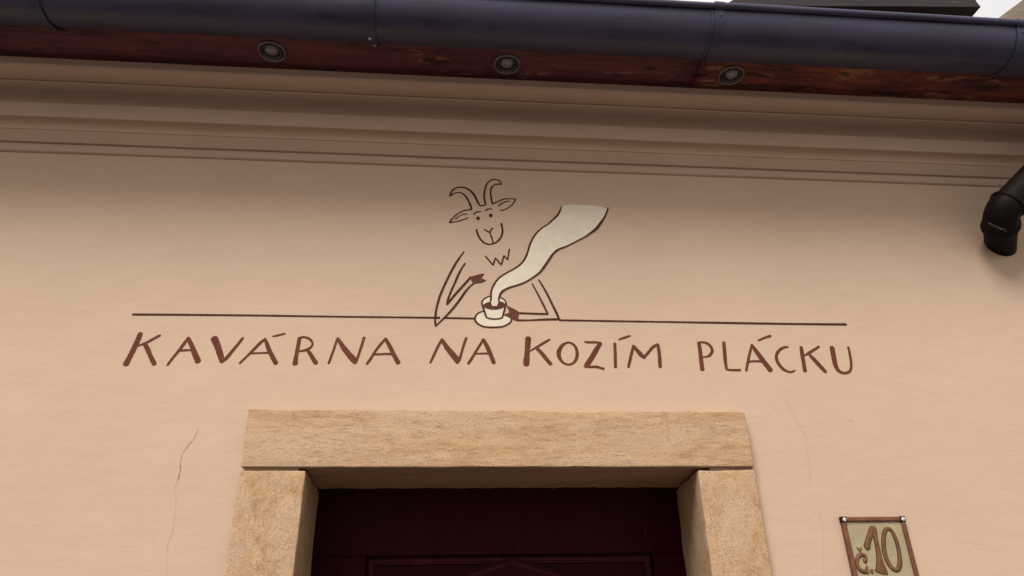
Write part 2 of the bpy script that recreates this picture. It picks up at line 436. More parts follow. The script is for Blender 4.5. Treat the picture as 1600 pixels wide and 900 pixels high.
bm = bmesh.new()
n_x = 110; rows = []
for i in range(n_x + 1):
    x = HX0 + (HX1 - HX0) * i / n_x; row = []
    for k, (o_, z_) in enumerate(prof):
        q = Vector((x * 1.7, z_ * 9, 3)); e_ = Vector((x * 9, k * 0.9, 8)); live = o_ > 0.001 and k < len(prof) - 2
        dy = (0.0016 * noise.noise(q) + 0.0004 * noise.noise(e_)) if live else 0
        dz = (0.0016 * noise.noise(Vector((x * 1.3, z_ * 5, 11))) + 0.0004 * noise.noise(e_ + Vector((0, 0, 9)))) if live else 0
        row.append(bm.verts.new((x, -o_ + dy, z_ + dz)))
    rows.append(row)
for a, b in zip(rows, rows[1:]):
    for k in range(len(prof)):
        j = (k + 1) % len(prof); bm.faces.new((a[k], a[j], b[j], b[k]))
bm.faces.new(rows[0][::-1]); bm.faces.new(rows[-1])
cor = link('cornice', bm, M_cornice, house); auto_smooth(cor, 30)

# stone surround
def stone(x0, x1, y0, y1, z0_, z1_, seed, amp=0.0026, step=0.022, splay=(0, 0)):
    bm = bmesh.new()
    bv = 0.0045
    def ax(a, b):
        n = max(1, round((b - a) / step)); L = [a, a + bv * 0.45, a + bv] + [a + bv + (b - a - 2*bv) * i / n for i in range(1, n)] + [b - bv, b - bv * 0.45, b]
        return L
    X, Yv, Z = ax(x0, x1), ax(y0, y1), ax(z0_, z1_)
    cache = {}
    def vert(x, y, z):
        k = (round(x, 6), round(y, 6), round(z, 6))
        if k in cache: return cache[k]
        c = Vector((min(max(x, x0 + bv), x1 - bv), min(max(y, y0 + bv), y1 - bv), min(max(z, z0_ + bv), z1_ - bv)))
        d = Vector((x, y, z)) - c
        p = c + d.normalized() * bv if d.length > 1e-9 else c
        q = Vector((x * 14 + seed, y * 14, z * 14))
        dirn = d.normalized() if d.length > 1e-9 else Vector((0, 0, 0))
        p = p + dirn * (noise.noise(q) + 0.7 * noise.noise(q * 3.1)) * amp
        cache[k] = bm.verts.new(p); return cache[k]
    for A, B, fn in ((X, Z, lambda a, b, s: (a, (y0, y1)[s], b)), (Yv, Z, lambda a, b, s: ((x0, x1)[s], a, b)), (X, Yv, lambda a, b, s: (a, b, (z0_, z1_)[s]))):
        for s in (0, 1):
            for i in range(len(A) - 1):
                for j in range(len(B) - 1):
                    bm.faces.new([vert(*fn(a, b, s)) for a, b in ((A[i], B[j]), (A[i+1], B[j]), (A[i+1], B[j+1]), (A[i], B[j+1]))])
    for v in bm.verts:                       # reveals that open a little towards the door
        k = max(0.0, v.co.y) / y1; u = (v.co.x - x0) / (x1 - x0)
        v.co.x += k * (splay[0] * (1 - u) + splay[1] * u)
    return bm
GAP = 0.0085
link('lintel', stone(LX0, LX1, -0.038, DEPTH, ZL, ZT, 1), M_lintel, house, True)
link('jamb', stone(LX0 + 0.001, DXL, -0.032, DEPTH, 0.02, ZL - GAP, 5, splay=(0, -0.016)), M_jamb, house, True)
link('jamb', stone(DXR, LX1 + 0.002, -0.032, DEPTH, 0.02, ZL - GAP, 9, splay=(0.034, 0)), M_jamb, house, True)
for xa, xb in ((LX0 + 0.01, DXL - 0.022), (DXR + 0.040, LX1 - 0.01)):
    bm = bmesh.new(); box(bm, xa, xb, -0.023, DEPTH - 0.01, ZL - GAP - 0.002, ZL + 0.002); link('mortar_joint', bm, M_mortar, house)
bm = bmesh.new(); box(bm, DXL - 0.1, DXR + 0.1, -0.15, DEPTH + 0.1, 0.004, 0.12); bevel(bm, 0.01)
link('doorstep', bm, M_jamb, house)

# door
Yd = DEPTH
bm = bmesh.new(); box(bm, DXL - 0.05, DXR + 0.05, Yd + 0.034, Yd + 0.075, 0.12, ZL + 0.06)
door = link('door', bm, M_door, house)
PZ = at(800, 866.5, Yd + 0.006).z; PX0 = at(572, 868, Yd + 0.006).x; PX1 = at(1021, 872, Yd + 0.006).x
def dbox(name, x0, x1, y0, y1, z0_, z1_, bv=0.003):
    bm = bmesh.new(); box(bm, x0, x1, y0, y1, z0_, z1_); bevel(bm, bv); return link(name, bm, M_door, door)
dbox('rail', DXL - 0.05, DXR + 0.05, Yd + 0.004, Yd + 0.033, PZ, ZL + 0.06)
dbox('stile', DXL - 0.05, PX0, Yd + 0.004, Yd + 0.033, 0.121, PZ - 0.0005); dbox('stile', PX1, DXR + 0.05, Yd + 0.004, Yd + 0.033, 0.121, PZ - 0.0005)
PB = PZ - 0.62
dbox('rail', PX0 + 0.0005, PX1 - 0.0005, Yd + 0.004, Yd + 0.033, 0.121, 0.45)
dbox('rail', PX0 + 0.0005, PX1 - 0.0005, Yd + 0.004, Yd + 0.033, PB - 0.14, PB)
def bar(name, a, b, wd, y0, y1, bv=0.003):   # slanted moulding between two points in the door plane
    a = Vector(a); b = Vector(b); t = (b - a).normalized(); n = Vector((-t.y, t.x))
    bm = bmesh.new(); q = [a + n*wd/2, b + n*wd/2, b - n*wd/2, a - n*wd/2]
    lo = [bm.verts.new((p.x, y1, p.y)) for p in q]; hi = [bm.verts.new((p.x, y0, p.y)) for p in q]
    bm.faces.new(lo); bm.faces.new(hi[::-1])
    for i in range(4): bm.faces.new((lo[i], hi[i], hi[(i+1) % 4], lo[(i+1) % 4]))
    bevel(bm, bv); return link(name, bm, M_door, door)
# sloping frame moulding inside the recess: deep at the rail, proud towards the panel
mw = 0.024
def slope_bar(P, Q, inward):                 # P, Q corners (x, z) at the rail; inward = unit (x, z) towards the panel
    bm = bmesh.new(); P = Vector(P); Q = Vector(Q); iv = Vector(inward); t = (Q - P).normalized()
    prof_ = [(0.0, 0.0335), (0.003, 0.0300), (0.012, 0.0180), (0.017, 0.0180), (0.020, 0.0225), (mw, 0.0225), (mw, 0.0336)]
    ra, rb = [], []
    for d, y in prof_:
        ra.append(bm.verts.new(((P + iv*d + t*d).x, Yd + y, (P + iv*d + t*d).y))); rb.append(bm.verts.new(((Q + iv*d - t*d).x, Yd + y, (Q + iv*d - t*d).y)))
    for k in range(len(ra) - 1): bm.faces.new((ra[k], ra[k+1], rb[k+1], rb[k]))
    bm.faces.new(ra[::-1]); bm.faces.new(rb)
    link('moulding', bm, M_door_lit, door)
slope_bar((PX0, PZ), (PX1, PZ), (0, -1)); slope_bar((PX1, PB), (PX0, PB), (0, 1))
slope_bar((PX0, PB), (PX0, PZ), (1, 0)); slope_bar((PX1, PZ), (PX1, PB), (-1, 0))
# raised diamond panel with stepped, sloping edges
ac = at(797, 868, Yd + 0.01); s1 = at(694, 900, Yd + 0.01); s2 = at(905, 900, Yd + 0.01)
slope = 0.5 * ((ac.z - s1.z) / (ac.x - s1.x) + (ac.z - s2.z) / (s2.x - ac.x))
cxp = (PX0 + PX1) / 2; hw = (PX1 - PX0) / 2 - 0.012; hh = hw * slope; zc_ = PZ - 0.004 - hh
bm = bmesh.new(); rings = []
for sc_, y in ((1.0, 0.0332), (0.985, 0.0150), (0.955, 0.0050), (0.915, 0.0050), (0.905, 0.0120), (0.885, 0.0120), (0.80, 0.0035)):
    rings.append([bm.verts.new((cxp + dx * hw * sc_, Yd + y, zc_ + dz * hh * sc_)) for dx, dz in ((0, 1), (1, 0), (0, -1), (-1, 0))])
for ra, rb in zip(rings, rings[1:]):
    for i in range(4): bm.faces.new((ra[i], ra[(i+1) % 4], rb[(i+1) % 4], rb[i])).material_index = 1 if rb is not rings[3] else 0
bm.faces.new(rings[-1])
link('panel', bm, [M_door, M_door_lit], door)
bm = bmesh.new(); lathe(bm, [(0, 0.0), (0.022, 0.004), (0.026, 0.02), (0.012, 0.035), (0.012, 0.05)], 20)
bm.transform(Matrix.Translation((PX0 - 0.06, Yd - 0.046, 1.05)) @ Matrix.Rotation(R(-90), 4, 'X'))
link('handle', bm, M_bronze, door, True)

# eave boards (underside at ZS), their outer edge behind the gutter
XJ = atz(1090, 110, ZS).x
GO, GZ, GR = 0.405, 3.3836, 0.0936           # gutter centre (out, height) and radius
def board(x0, x1, m, seed):
    bm = bmesh.new()
    n = max(2, int((x1 - x0) / 0.05)); ys = [-0.155, -0.157, -0.20, -0.25, -0.28, -0.318, -0.320]
    for s, z in ((0, ZS), (1, ZS + 0.028)):
        V_ = [[bm.verts.new((x0 + (x1 - x0) * i / n, y + (0 if s else 0.0012 * noise.noise(Vector((i * .4 + seed, y * 30, 0)))), z + (0.0022 if (y in (ys[0], ys[-1]) and not s) else 0) + (0 if s else 0.0008 * noise.noise(Vector((i * 0.3 + seed, y * 12, 2)))))) for y in ys] for i in range(n + 1)]
        for i in range(n):
            for j in range(len(ys) - 1): bm.faces.new((V_[i][j], V_[i+1][j], V_[i+1][j+1], V_[i][j+1]))
        if s == 0: B = V_
        else:
            for i in range(n):
                for j in (0, -1): bm.faces.new((B[i][j], B[i+1][j], V_[i+1][j], V_[i][j]))
            for i in (0, -1):
                for j in range(len(ys) - 1): bm.faces.new((B[i][j], B[i][j+1], V_[i][j+1], V_[i][j]))
    return link('soffit_board', bm, m, house, True)
b1 = board(HX0, XJ - 0.002, M_wood1, 1); b1['label'] = 'dark red stained soffit board'
b2 = board(XJ + 0.002, HX1, M_wood2, 4); b2['label'] = 'orange weathered soffit board'
bm = bmesh.new(); box(bm, HX0, HX1, -0.309, -0.16, ZS + 0.029, ZS + 0.04); link('eave_lining', bm, M_dark, house)
bm = bmesh.new(); box(bm, HX0, HX1, -0.3095, -0.285, ZS + 0.041, ZS + 0.16); link('fascia_board', bm, M_wood1, house)
# roof
ZR = ZS + 0.165
bm = bmesh.new(); prism(bm, [(-0.36, ZR), (3.0, ZR + 3.36 * math.tan(R(36))), (6.3, ZR), (6.3, ZR - 0.05), (3.0, ZR + 3.36 * math.tan(R(36)) - 0.06), (-0.36, ZR - 0.04)], HX0 - 0.1, HX1 + 0.03)
link('roof', bm, M_tile, house)
# dormer standing on the roof behind the gutter
YD = 1.15
fl = at(1131, 8.5, YD); fr = at(1532.5, 10.5, YD); tl = at(1149, -2.5, YD)
rk = (tl.z - fl.z) / (tl.x - fl.x)
bm = bmesh.new()
zt = fl.z + 0.30; zb_ = min(fl.z, fr.z) - 0.002
xl = fl.x
foot = [(xl, fl.z), (fr.x, fr.z), (fr.x - 0.016, fr.z + 0.05), (fr.x - 0.016, zt), (xl + (zt - fl.z) / rk, zt)]
a = [bm.verts.new((x, YD, z)) for x, z in foot]; b = [bm.verts.new((x, YD + 1.6, z)) for x, z in foot]
bm.faces.new(a[::-1]); bm.faces.new(b)
for i in range(5): bm.faces.new((a[i], a[(i+1) % 5], b[(i+1) % 5], b[i]))
dorm = link('dormer', bm, M_eave, house); dorm['label'] = 'dark boarded dormer eave above the gutter'
bm = bmesh.new(); box(bm, fl.x + 0.15, fr.x - 0.12, YD + 0.18, YD + 1.6, ZR + 0.6, fl.z - 0.004); link('dormer_wall', bm, M_neigh, dorm)

# ------------------------------------------------------------------ gutter
gut = empty('rain_gutter', (0, -GO, GZ - GR), 'dark purple-brown half-round metal gutter running along the whole eave', 'gutter')
def arc(r_, a0, a1, n):                      # angle 0 = outward rim, 90 = bottom, 180 = wall side
    return [(-(GO + r_ * math.cos(R(a0 + (a1 - a0) * k / n))), GZ - r_ * math.sin(R(a0 + (a1 - a0) * k / n))) for k in range(n + 1)]
BR = 0.0105
def trough(x0, x1, dr):
    bm = bmesh.new()
    o = arc(GR + dr, 0, 178, 40); i = arc(GR + dr - 0.0022, 178, 0, 40)
    prism(bm, o + i, x0, x1)
    ob = link('trough', bm, M_gutter, gut); auto_smooth(ob, 40); return ob
XS = at(1111, 60, -GO).x
trough(HX0 - 0.06, XS + 0.012, 0.0); trough(XS - 0.03, HX1 + 0.08, 0.0026)
bm = bmesh.new(); tube(bm, [Vector((x, -(GO + GR + BR - 0.003), GZ + 0.002)) for x in (HX0 - 0.06, XS - 0.005)], BR, 20)
o = link('bead', bm, M_gutter, gut); auto_smooth(o, 50)
bm = bmesh.new(); tube(bm, [Vector((x, -(GO + GR + BR - 0.001), GZ + 0.002)) for x in (XS - 0.005, HX1 + 0.08)], BR + 0.0006, 20)
o = link('bead', bm, M_gutter, gut); auto_smooth(o, 50)
def strap(px, py, wd, rivets, label=None):
    x = at(px, py, -GO - 0.05).x
    bm = bmesh.new()
    prism(bm, arc(GR + 0.0062, -8, 172, 36) + arc(GR + 0.0030, 172, -8, 36), x - wd/2, x + wd/2)
    ob = link('bracket', bm, M_strap, gut); auto_smooth(ob, 40)
    if label: ob['label'] = label
    bm = bmesh.new(); tube(bm, [Vector((x - wd/2, -(GO + GR + BR - 0.003), GZ + 0.002)), Vector((x + wd/2, -(GO + GR + BR - 0.003), GZ + 0.002))], BR + 0.004, 18)
    c = link('hook', bm, M_strap, ob); auto_smooth(c, 50)
    for a in (18, 98, 128):
        bm = bmesh.new(); lathe(bm, [(0.0050, 0), (0.0044, 0.0018), (0.0024, 0.0028), (0, 0.003)], 12)
        d = Vector((0, -math.cos(R(a)), -math.sin(R(a))))
        p = Vector((x + (0.004 if a != 98 else -0.004), -GO, GZ)) + d * (GR + 0.0060)
        bm.transform(Matrix.Translation(p) @ d.to_track_quat('Z', 'X').to_matrix().to_4x4())
        link('rivet', bm, M_drip if (rivets and a > 20) else M_strap, ob, True)
    return x
strap(46, 20, 0.030, False); strap(577, 35, 0.032, True, 'bracket strap with pale lime drips'); strap(1119, 50, 0.030, False, 'bracket strap over the gutter joint'); strap(1583, 70, 0.030, False)

# ------------------------------------------------------------------ recessed spotlights in the soffit
def spot(px, py, label):
    c = atz(px, py, ZS)
    e = empty('recessed_spotlight', c, label, 'spotlight', 'spotlights under the eave')
    k = 0.0485
    bm = bmesh.new(); lathe(bm, [(k, 0.004), (k, -0.003), (k*0.97, -0.0065), (k*0.90, -0.0085), (k*0.84, -0.0078), (k*0.79, -0.005), (k*0.785, 0.004)], 48, c)
    link('rim', bm, M_bronze, e, True)
    bm = bmesh.new(); lathe(bm, [(k*0.80, -0.0010), (0, -0.0010)], 48, c)
    link('cup', bm, M_black, e, True)
    bm = bmesh.new(); lathe(bm, [(k*0.69, -0.0010), (k*0.685, -0.0062), (k*0.665, -0.0074), (k*0.62, -0.0068), (k*0.585, -0.0012)], 48, c)
    link('ring', bm, M_ring, e, True)
    bm = bmesh.new(); lathe(bm, [(k*0.46, -0.0012), (k*0.45, -0.006), (k*0.36, -0.0105), (k*0.2, -0.0128), (0, -0.0135)], 36, c + Vector((0, -0.006, 0)))
    link('lens', bm, M_lens, e, True)
    return e
spot(425, 79.5, 'round recessed spotlight in the dark red board, leftmost of the three')
spot(792, 99.5, 'round recessed spotlight above the goat, middle of the three')
spot(1142, 117, 'round recessed spotlight in the orange weathered board beside the board joint, rightmost')

# ------------------------------------------------------------------ downpipe end
dp = empty('downpipe', at(1566, 340, -0.09), 'short dark swan-neck downpipe end bending down in front of the wall at the right edge', 'downpipe')
PR = 0.052
p0 = at(1823, 62, -0.40); c1 = at(1571, 323, -0.155); c2 = at(1563.5, 350, -0.108); pe = at(1563, 381, -0.002)
d1 = (c1 - p0).normalized(); d2 = (pe - c2).normalized()
bm = bmesh.new(); tube(bm, [p0, p0.lerp(c1, 0.5), c1], PR, 32); o = link('pipe', bm, M_pipe, dp); auto_smooth(o, 50)
ctrl = c1 + d1 * 0.030
bm = bmesh.new(); tube(bm, [(c1 - d1*0.012) * (1-u)**2 + ctrl * 2*u*(1-u) + (c2 + d2*0.010) * u*u for u in (k/10 for k in range(11))], PR + 0.003, 32)
o = link('elbow', bm, M_pipe, dp); auto_smooth(o, 50)
def collar(c, d, r_, w_):
    bm = bmesh.new(); tube(bm, [c - d*w_, c - d*w_*0.7, c - d*w_*0.25, c + d*w_*0.25, c + d*w_*0.7, c + d*w_], [r_ + 0.001, r_ + 0.0045, r_ + 0.0062, r_ + 0.0062, r_ + 0.0045, r_ + 0.001], 32)
    o = link('collar', bm, M_pipe, dp); auto_smooth(o, 60)
collar(c1 - d1 * 0.012, d1, PR + 0.002, 0.008); collar(c2 + d2 * 0.006, d2, PR + 0.002, 0.010)
bm = bmesh.new(); tube(bm, [c2, c2 + d2 * 0.04, pe, pe + d2 * 0.10], [PR - 0.001, PR - 0.001, PR - 0.002, PR - 0.002], 32)
o = link('wall_stub', bm, M_pipe, dp); auto_smooth(o, 50)
bm = bmesh.new()                             # a crust of dried lime along the lower collar
u_ = d2.cross(Vector((1, 0, 0))).normalized(); v_ = d2.cross(u_)
for k in range(26):
    a = k / 25
    px_, py_ = 1545 + 27 * a, 349 + 12 * a + 3.5 * noise.noise(Vector((k * 0.8, 3, 1)))
    best = c2; dd = ray(px_, py_).normalized()
    # point of the pipe surface seen along that ray
    w0 = CAM - c2; aa = dd - d2 * dd.dot(d2); bb = w0 - d2 * w0.dot(d2)
    A_, B_, C0 = aa.dot(aa), 2 * aa.dot(bb), bb.dot(bb) - (PR + 0.0075) ** 2
    disc = B_*B_ - 4*A_*C0
    if disc <= 0: continue
    q = CAM + dd * ((-B_ - math.sqrt(disc)) / (2 * A_))
    bmesh.ops.create_icosphere(bm, subdivisions=1, radius=0.0012 + 0.0018 * random.random() * (1 - 0.5 * a), matrix=Matrix.Translation(q) @ Matrix.Diagonal((1.7, 0.7, 1.0, 1)))
link('lime_drip', bm, M_crust, dp)

# ------------------------------------------------------------------ lettering
sign = empty('painted_lettering', at(770, 555), 'brown hand-painted cafe name KAVÁRNA NA KOZÍM PLÁCKU above the door', 'painted sign')
LET = [
 ((180,510), [[(440,135,95),(400,240,100),(330,390,100),(260,530,100),(192,660,112)], [(785,160,48),(700,205,56),(600,262,56),(500,305,46),(400,345,36)], [(520,310,80),(570,400,84),(620,520,80),(688,658,86)]]),
 ((180,510), [[(1285,205,56),(1200,320,62),(1110,440,60),(1010,560,50),(922,678,50)], [(1290,220,74),(1350,350,84),(1400,480,100),(1455,610,104)], [(1110,430,46),(1230,420,44),(1360,415,44)]]),
 ((310,510), [[(282,218,132),(330,330,118),(370,450,115),(405,570,100),(400,620,64)], [(780,205,48),(700,310,56),(600,430,62),(500,550,70),(410,620,66)]]),
 ((310,510), [[(1175,220,44),(1080,300,58),(960,420,58),(850,530,44),(730,645,44)], [(1175,222,44),(1205,310,70),(1250,430,80),(1310,550,84),(1362,645,84)], [(900,475,44),(1050,470,36),(1240,465,40)], [(1310,177,28),(1400,158,44),(1522,126,32)]]),
 ((440,510), [[(315,210,70),(290,350,72),(265,480,70),(245,600,84),(238,652,94)], [(310,208,50),(380,190,44),(460,205,46),(520,250,46),(545,310,38),(510,370,46),(430,415,50),(330,435,36),(300,435,30)], [(455,415,60),(520,510,72),(560,580,80),(602,640,84)]]),
 ((440,510), [[(980,215,44),(930,370,44),(880,510,46),(830,645,46)], [(990,215,56),(1080,360,92),(1180,490,104),(1268,590,112),(1288,640,64)], [(1450,200,50),(1420,300,52),(1370,450,48),(1330,570,50),(1295,645,50)]]),
 ((540,510), [[(705,215,50),(600,335,50),(510,455,46),(440,570,52),(375,660,44)], [(705,222,60),(780,360,76),(850,500,76),(922,635,90)], [(490,492,44),(620,490,40),(690,485,40),(810,488,50)]]),
 ((660,510), [[(345,230,50),(270,360,48),(210,490,50),(140,640,38)], [(345,240,60),(430,370,90),(520,480,105),(600,585,108),(612,636,60)], [(770,205,46),(720,350,46),(690,460,44),(650,580,56),(615,640,50)]]),
 ((660,510), [[(1070,235,54),(1010,330,46),(930,460,46),(870,560,52),(808,655,46)], [(1075,237,60),(1140,360,76),(1200,500,76),(1253,635,76)], [(920,480,36),(1040,478,34),(1170,476,40)]]),
 ((800,510), [[(285,215,104),(275,350,98),(265,480,96),(255,600,108),(250,662,112)], [(660,232,40),(560,290,48),(470,345,48),(390,390,36),(310,440,26)], [(435,385,60),(520,470,70),(600,570,74),(678,660,68)]]),
 ((800,510), [[(985,285,34),(900,320,56),(840,400,72),(820,480,78),(840,560,66),(890,630,48),(980,672,42),(1070,650,46),(1130,570,56),(1145,470,58),(1120,370,52),(1060,305,44),(985,285,34)]]),
 ((910,510), [[(45,275,34),(140,282,46),(240,280,42),(310,295,56)], [(315,300,70),(250,400,86),(170,540,90),(90,660,90),(50,695,60)], [(50,700,60),(130,712,48),(250,712,50),(330,735,44),(372,745,44)]]),
 ((910,510), [[(568,305,54),(575,450,56),(578,600,58),(582,715,58)], [(645,229,30),(740,198,46),(842,166,28)]]),
 ((910,510), [[(895,345,50),(860,490,50),(830,620,54),(808,715,42)], [(895,345,54),(960,420,72),(1030,500,80),(1085,550,56)], [(1085,545,54),(1150,470,50),(1240,365,54),(1320,320,50)], [(1325,325,56),(1350,470,62),(1360,620,66),(1365,708,62)]]),
 ((1080,510), [[(135,290,60),(155,420,70),(175,600,74),(194,755,80)], [(118,285,34),(200,280,40),(280,300,48),(345,360,52),(368,430,54),(335,500,52),(270,535,34),(200,540,24)]]),
 ((1080,510), [[(572,285,58),(585,430,66),(598,600,62),(618,740,50)], [(618,755,44),(700,768,42),(858,768,46)]]),
 ((1080,510), [[(1068,325,44),(1035,450,46),(1000,600,48),(968,775,46)], [(1068,330,50),(1150,450,82),(1260,600,90),(1330,690,92),(1388,766,90)], [(1010,622,36),(1130,612,40),(1250,620,44)], [(1182,249,34),(1280,205,42),(1388,170,50)]]),
 ((1200,520), [[(350,252,32),(290,255,44),(220,290,50),(165,350,52),(145,420,56),(160,500,58),(210,580,60),(280,650,56),(370,688,40),(430,685,36),(475,660,26)]]),
 ((1200,520), [[(583,258,62),(600,380,72),(625,530,68),(648,668,72)], [(890,245,44),(800,305,46),(720,355,50),(650,395,34)], [(710,370,50),(800,460,72),(900,570,76),(1003,682,70)]]),
 ((1200,520), [[(1125,265,86),(1150,400,90),(1175,530,84),(1210,630,76),(1270,690,60),(1345,710,46),(1420,690,50),(1455,640,46),(1462,550,44),(1445,420,48),(1412,258,44)]]),
]
for i, (org, strokes) in enumerate(LET):
    bm = bmesh.new()
    for j, P in enumerate(strokes): stroke(bm, org, 11.25, P, -0.0006 - 0.00004 * j, seed=i * 5 + j, wob=0.045, closed=(P[0][:2] == P[-1][:2]))
    link('letter', bm, M_letter, sign, 'raw')

# ------------------------------------------------------------------ goat mural
goat = empty('goat_mural', at(775, 500), 'brown outline painting of a horned goat holding a steaming coffee cup above the lettering', 'mural')
A, B, C_, D_, E_, F_, G_ = (690,270), (690,330), (670,385), (670,440), (740,440), (820,310), (760,380)
_n = [0]
def draw(name, strokes, polys=(), mats=M_line, base=0.0008, smooth=True, parent=None, fill_slot=0):
    bm = bmesh.new()
    for (org, P, sm) in polys:
        _n[0] += 1; polygon(bm, org, 11.25, P, -base, fill_slot, sm)
    for j, (org, P) in enumerate(strokes):
        _n[0] += 1
        stroke(bm, org, 11.25, P, -base - 0.0003 - 0.00004 * j, len(mats) - 1 if isinstance(mats, list) else 0, smooth, seed=_n[0], wob=0.07, wmul=1.12)
    return link(name, bm, mats, parent or goat, 'raw')
draw('horn', [(A, [(150,410,30),(165,350,28),(215,290,26),(290,258,24),(380,258,26),(450,280,30),(530,340,36),(590,420,34),(630,510,32),(680,583,22)]),
              (A, [(150,410,18),(200,375,18),(260,350,18),(330,350,18),(390,380,24),(440,440,30),(480,510,32),(510,580,32),(522,645,30)]),
              (A, [(680,583,22),(730,575,22),(780,558,22)])])
draw('horn', [(A, [(772,560,26),(755,480,30),(748,400,28),(762,300,28),(790,210,26),(840,150,22),(900,122,20),(960,118,20),(1010,140,22),(1045,180,22),(1048,212,20)]),
              (A, [(1048,205,18),(990,200,20),(930,215,20),(885,255,26),(862,320,28),(865,400,26),(878,480,28),(895,548,24)])])
draw('ear', [(A, [(522,650,22),(440,657,20),(360,680,20),(280,725,22),(200,795,24),(140,870,26)]), (A, [(140,875,26),(220,865,20),(300,850,20),(390,822,18),(470,790,16)]), (A, [(240,818,16),(300,770,16),(370,735,16),(455,722,16)])])
draw('ear', [(A, [(900,550,24),(960,520,22),(1040,485,22),(1120,460,20),(1210,458,18),(1300,462,20)]), (A, [(1300,465,20),(1270,525,20),(1220,580,20),(1150,630,18),(1090,655,18),(1035,660,18)]), (A, [(1000,585,22),(1050,545,20),(1110,515,18),(1185,500,16)])])
draw('eyebrow', [(A, [(562,735,22),(590,705,22),(630,688,22),(678,686,20)])]); draw('eyebrow', [(A, [(772,670,22),(800,645,20),(840,635,20),(885,645,18)])])
for ex, ey in ((642,800), (863,750)):
    draw('eye', [], [(A, [(ex + 34 * math.cos(2*math.pi*k/20), ey + 32 * math.sin(2*math.pi*k/20)) for k in range(20)], False)])
draw('muzzle', [(B, [(612,330,34),(635,405,30),(680,490,28),(740,550,28),(800,578,26),(850,583,26),(910,570,26),(970,540,28),(1030,480,30),(1065,400,30),(1070,320,30),(1050,222,34)])])
draw('nose', [(B, [(757,326,24),(800,350,24),(848,375,24)]), (B, [(893,297,24),(865,335,24),(848,375,24)]), (B, [(848,375,22),(875,450,24),(905,550,22)])])
draw('beard', [(C_, [(997,174,24),(1060,250,24),(1128,330,26),(1170,205,24),(1275,328,26),(1320,160,24),(1385,238,24),(1415,48,24)])], smooth=False)
O = 619
draw('arm', [(C_, [(618,95,22),(560,175,28),(480,290,34),(400,430,36),(330,570,36),(265,710,36),(200,860,38),(160,990,36),(130,1119,34),(115,1239,36),(112,1339,32),(118,1400,24)]),
             (C_, [(638,300,24),(580,385,30),(520,500,36),(455,650,34),(400,770,34),(345,909,34),(322,1015,36)]),
             (C_, [(322,1017,36),(380,949,36),(470,839,38),(570,729,38),(670,619,38),(735,542,34)]),
             (C_, [(118,1402,24),(270,1259,32),(420,1099,36),(530,959,38),(620,829,38),(700,729,30),(795,645,26)])])
draw('hoof', [], [(C_, [(722,535),(800,518),(900,488),(975,478),(950,525),(915,563),(960,575),(1012,603),(930,640),(800,658),(770,640),(745,600)], False)], M_hoof, 0.0016)
draw('table_line', [((0,0), [(2340,5529,40),(3200,5534,37),(4451,5546,34),(6000,5568,31),(7617,5586,33),(7655,5586,33)]), ((0,0), [(7800,5589,32),(8000,5594,33),(8345,5601,32)]),
                    ((0,0), [(9840,5630,32),(10800,5646,30),(11880,5663,30),(12940,5680,36),(13900,5695,34),(14870,5704,38)])], base=0.0005)
draw('arm', [(E_, [(1030,42,24),(1090,150,26),(1170,300,30),(1250,460,32),(1300,568,34)]), (E_, [(1302,570,34),(1150,568,34),(1000,562,32),(815,555,34)]),
             (E_, [(1141,-33,22),(1205,65,30),(1290,215,34),(1380,400,36),(1450,540,40),(1500,652,34)]), (E_, [(1505,662,36),(1250,668,36),(1000,680,26),(765,682,34)])])
draw('hoof', [], [(E_, [(575,422),(650,455),(740,500),(802,540),(790,600),(780,660),(760,692),(690,668),(620,632),(560,603),(518,598),(570,572),(632,545),(608,490)], False)], M_hoof, 0.0022)
# saucer, cup, coffee, steam (back to front)
SA = [(955,527,26),(880,550,26),(830,600,30),(810,660,32),(830,710,32),(890,760,30),(980,795,28),(1100,805,30),(1280,795,28),(1380,755,28),(1440,710,28),(1450,665,26)]
draw('saucer', [(D_, SA)], [(D_, [p[:2] for p in SA] + [(1400,625),(1320,600),(1290,640),(1010,640),(985,560)], False)], [M_cream, M_line], 0.0009)
cup = draw('cup', [(D_, [(1085,258,22),(1000,290,24),(950,335,26),(932,390,28),(950,440,28),(975,520,32),(1012,632,28)]), (D_, [(1230,272,18),(1310,310,22),(1350,355,26),(1358,400,26),(1342,440,26),(1320,530,28),(1292,636,26)]), (D_, [(1012,632,26),(1080,655,26),(1160,662,26),(1230,655,25),(1292,638,24)])],
     [(D_, [(932,390),(950,335),(1000,290),(1075,262),(1240,275),(1310,310),(1350,355),(1358,400),(1320,530),(1292,638),(1160,662),(1012,632),(960,470)], False)], [M_cream, M_line], 0.0014)
draw('coffee', [], [(D_, [(948,420),(1000,378),(1090,350),(1215,345),(1290,358),(1350,392),(1345,440),(1280,478),(1180,500),(1090,497),(1000,474),(955,445)], False)], M_coffee, 0.0020, parent=cup)
SL = [(F_, (645,145,14)),(F_, (620,220,26)),(F_, (575,300,34)),(F_, (500,375,30)),(F_, (410,455,26)),(F_, (310,520,24)),(F_, (230,590,28)),(F_, (170,660,30)),(F_, (125,740,30)),(F_, (85,830,30)),
      (G_, (735,130,30)),(G_, (700,230,32)),(G_, (645,325,32)),(G_, (570,400,30)),(G_, (480,460,30)),(G_, (380,515,28)),(G_, (270,580,30)),(G_, (190,650,32)),(G_, (130,740,32)),(G_, (95,820,30)),(G_, (80,895,30)),(G_, (80,975,30)),(G_, (73,1022,26))]
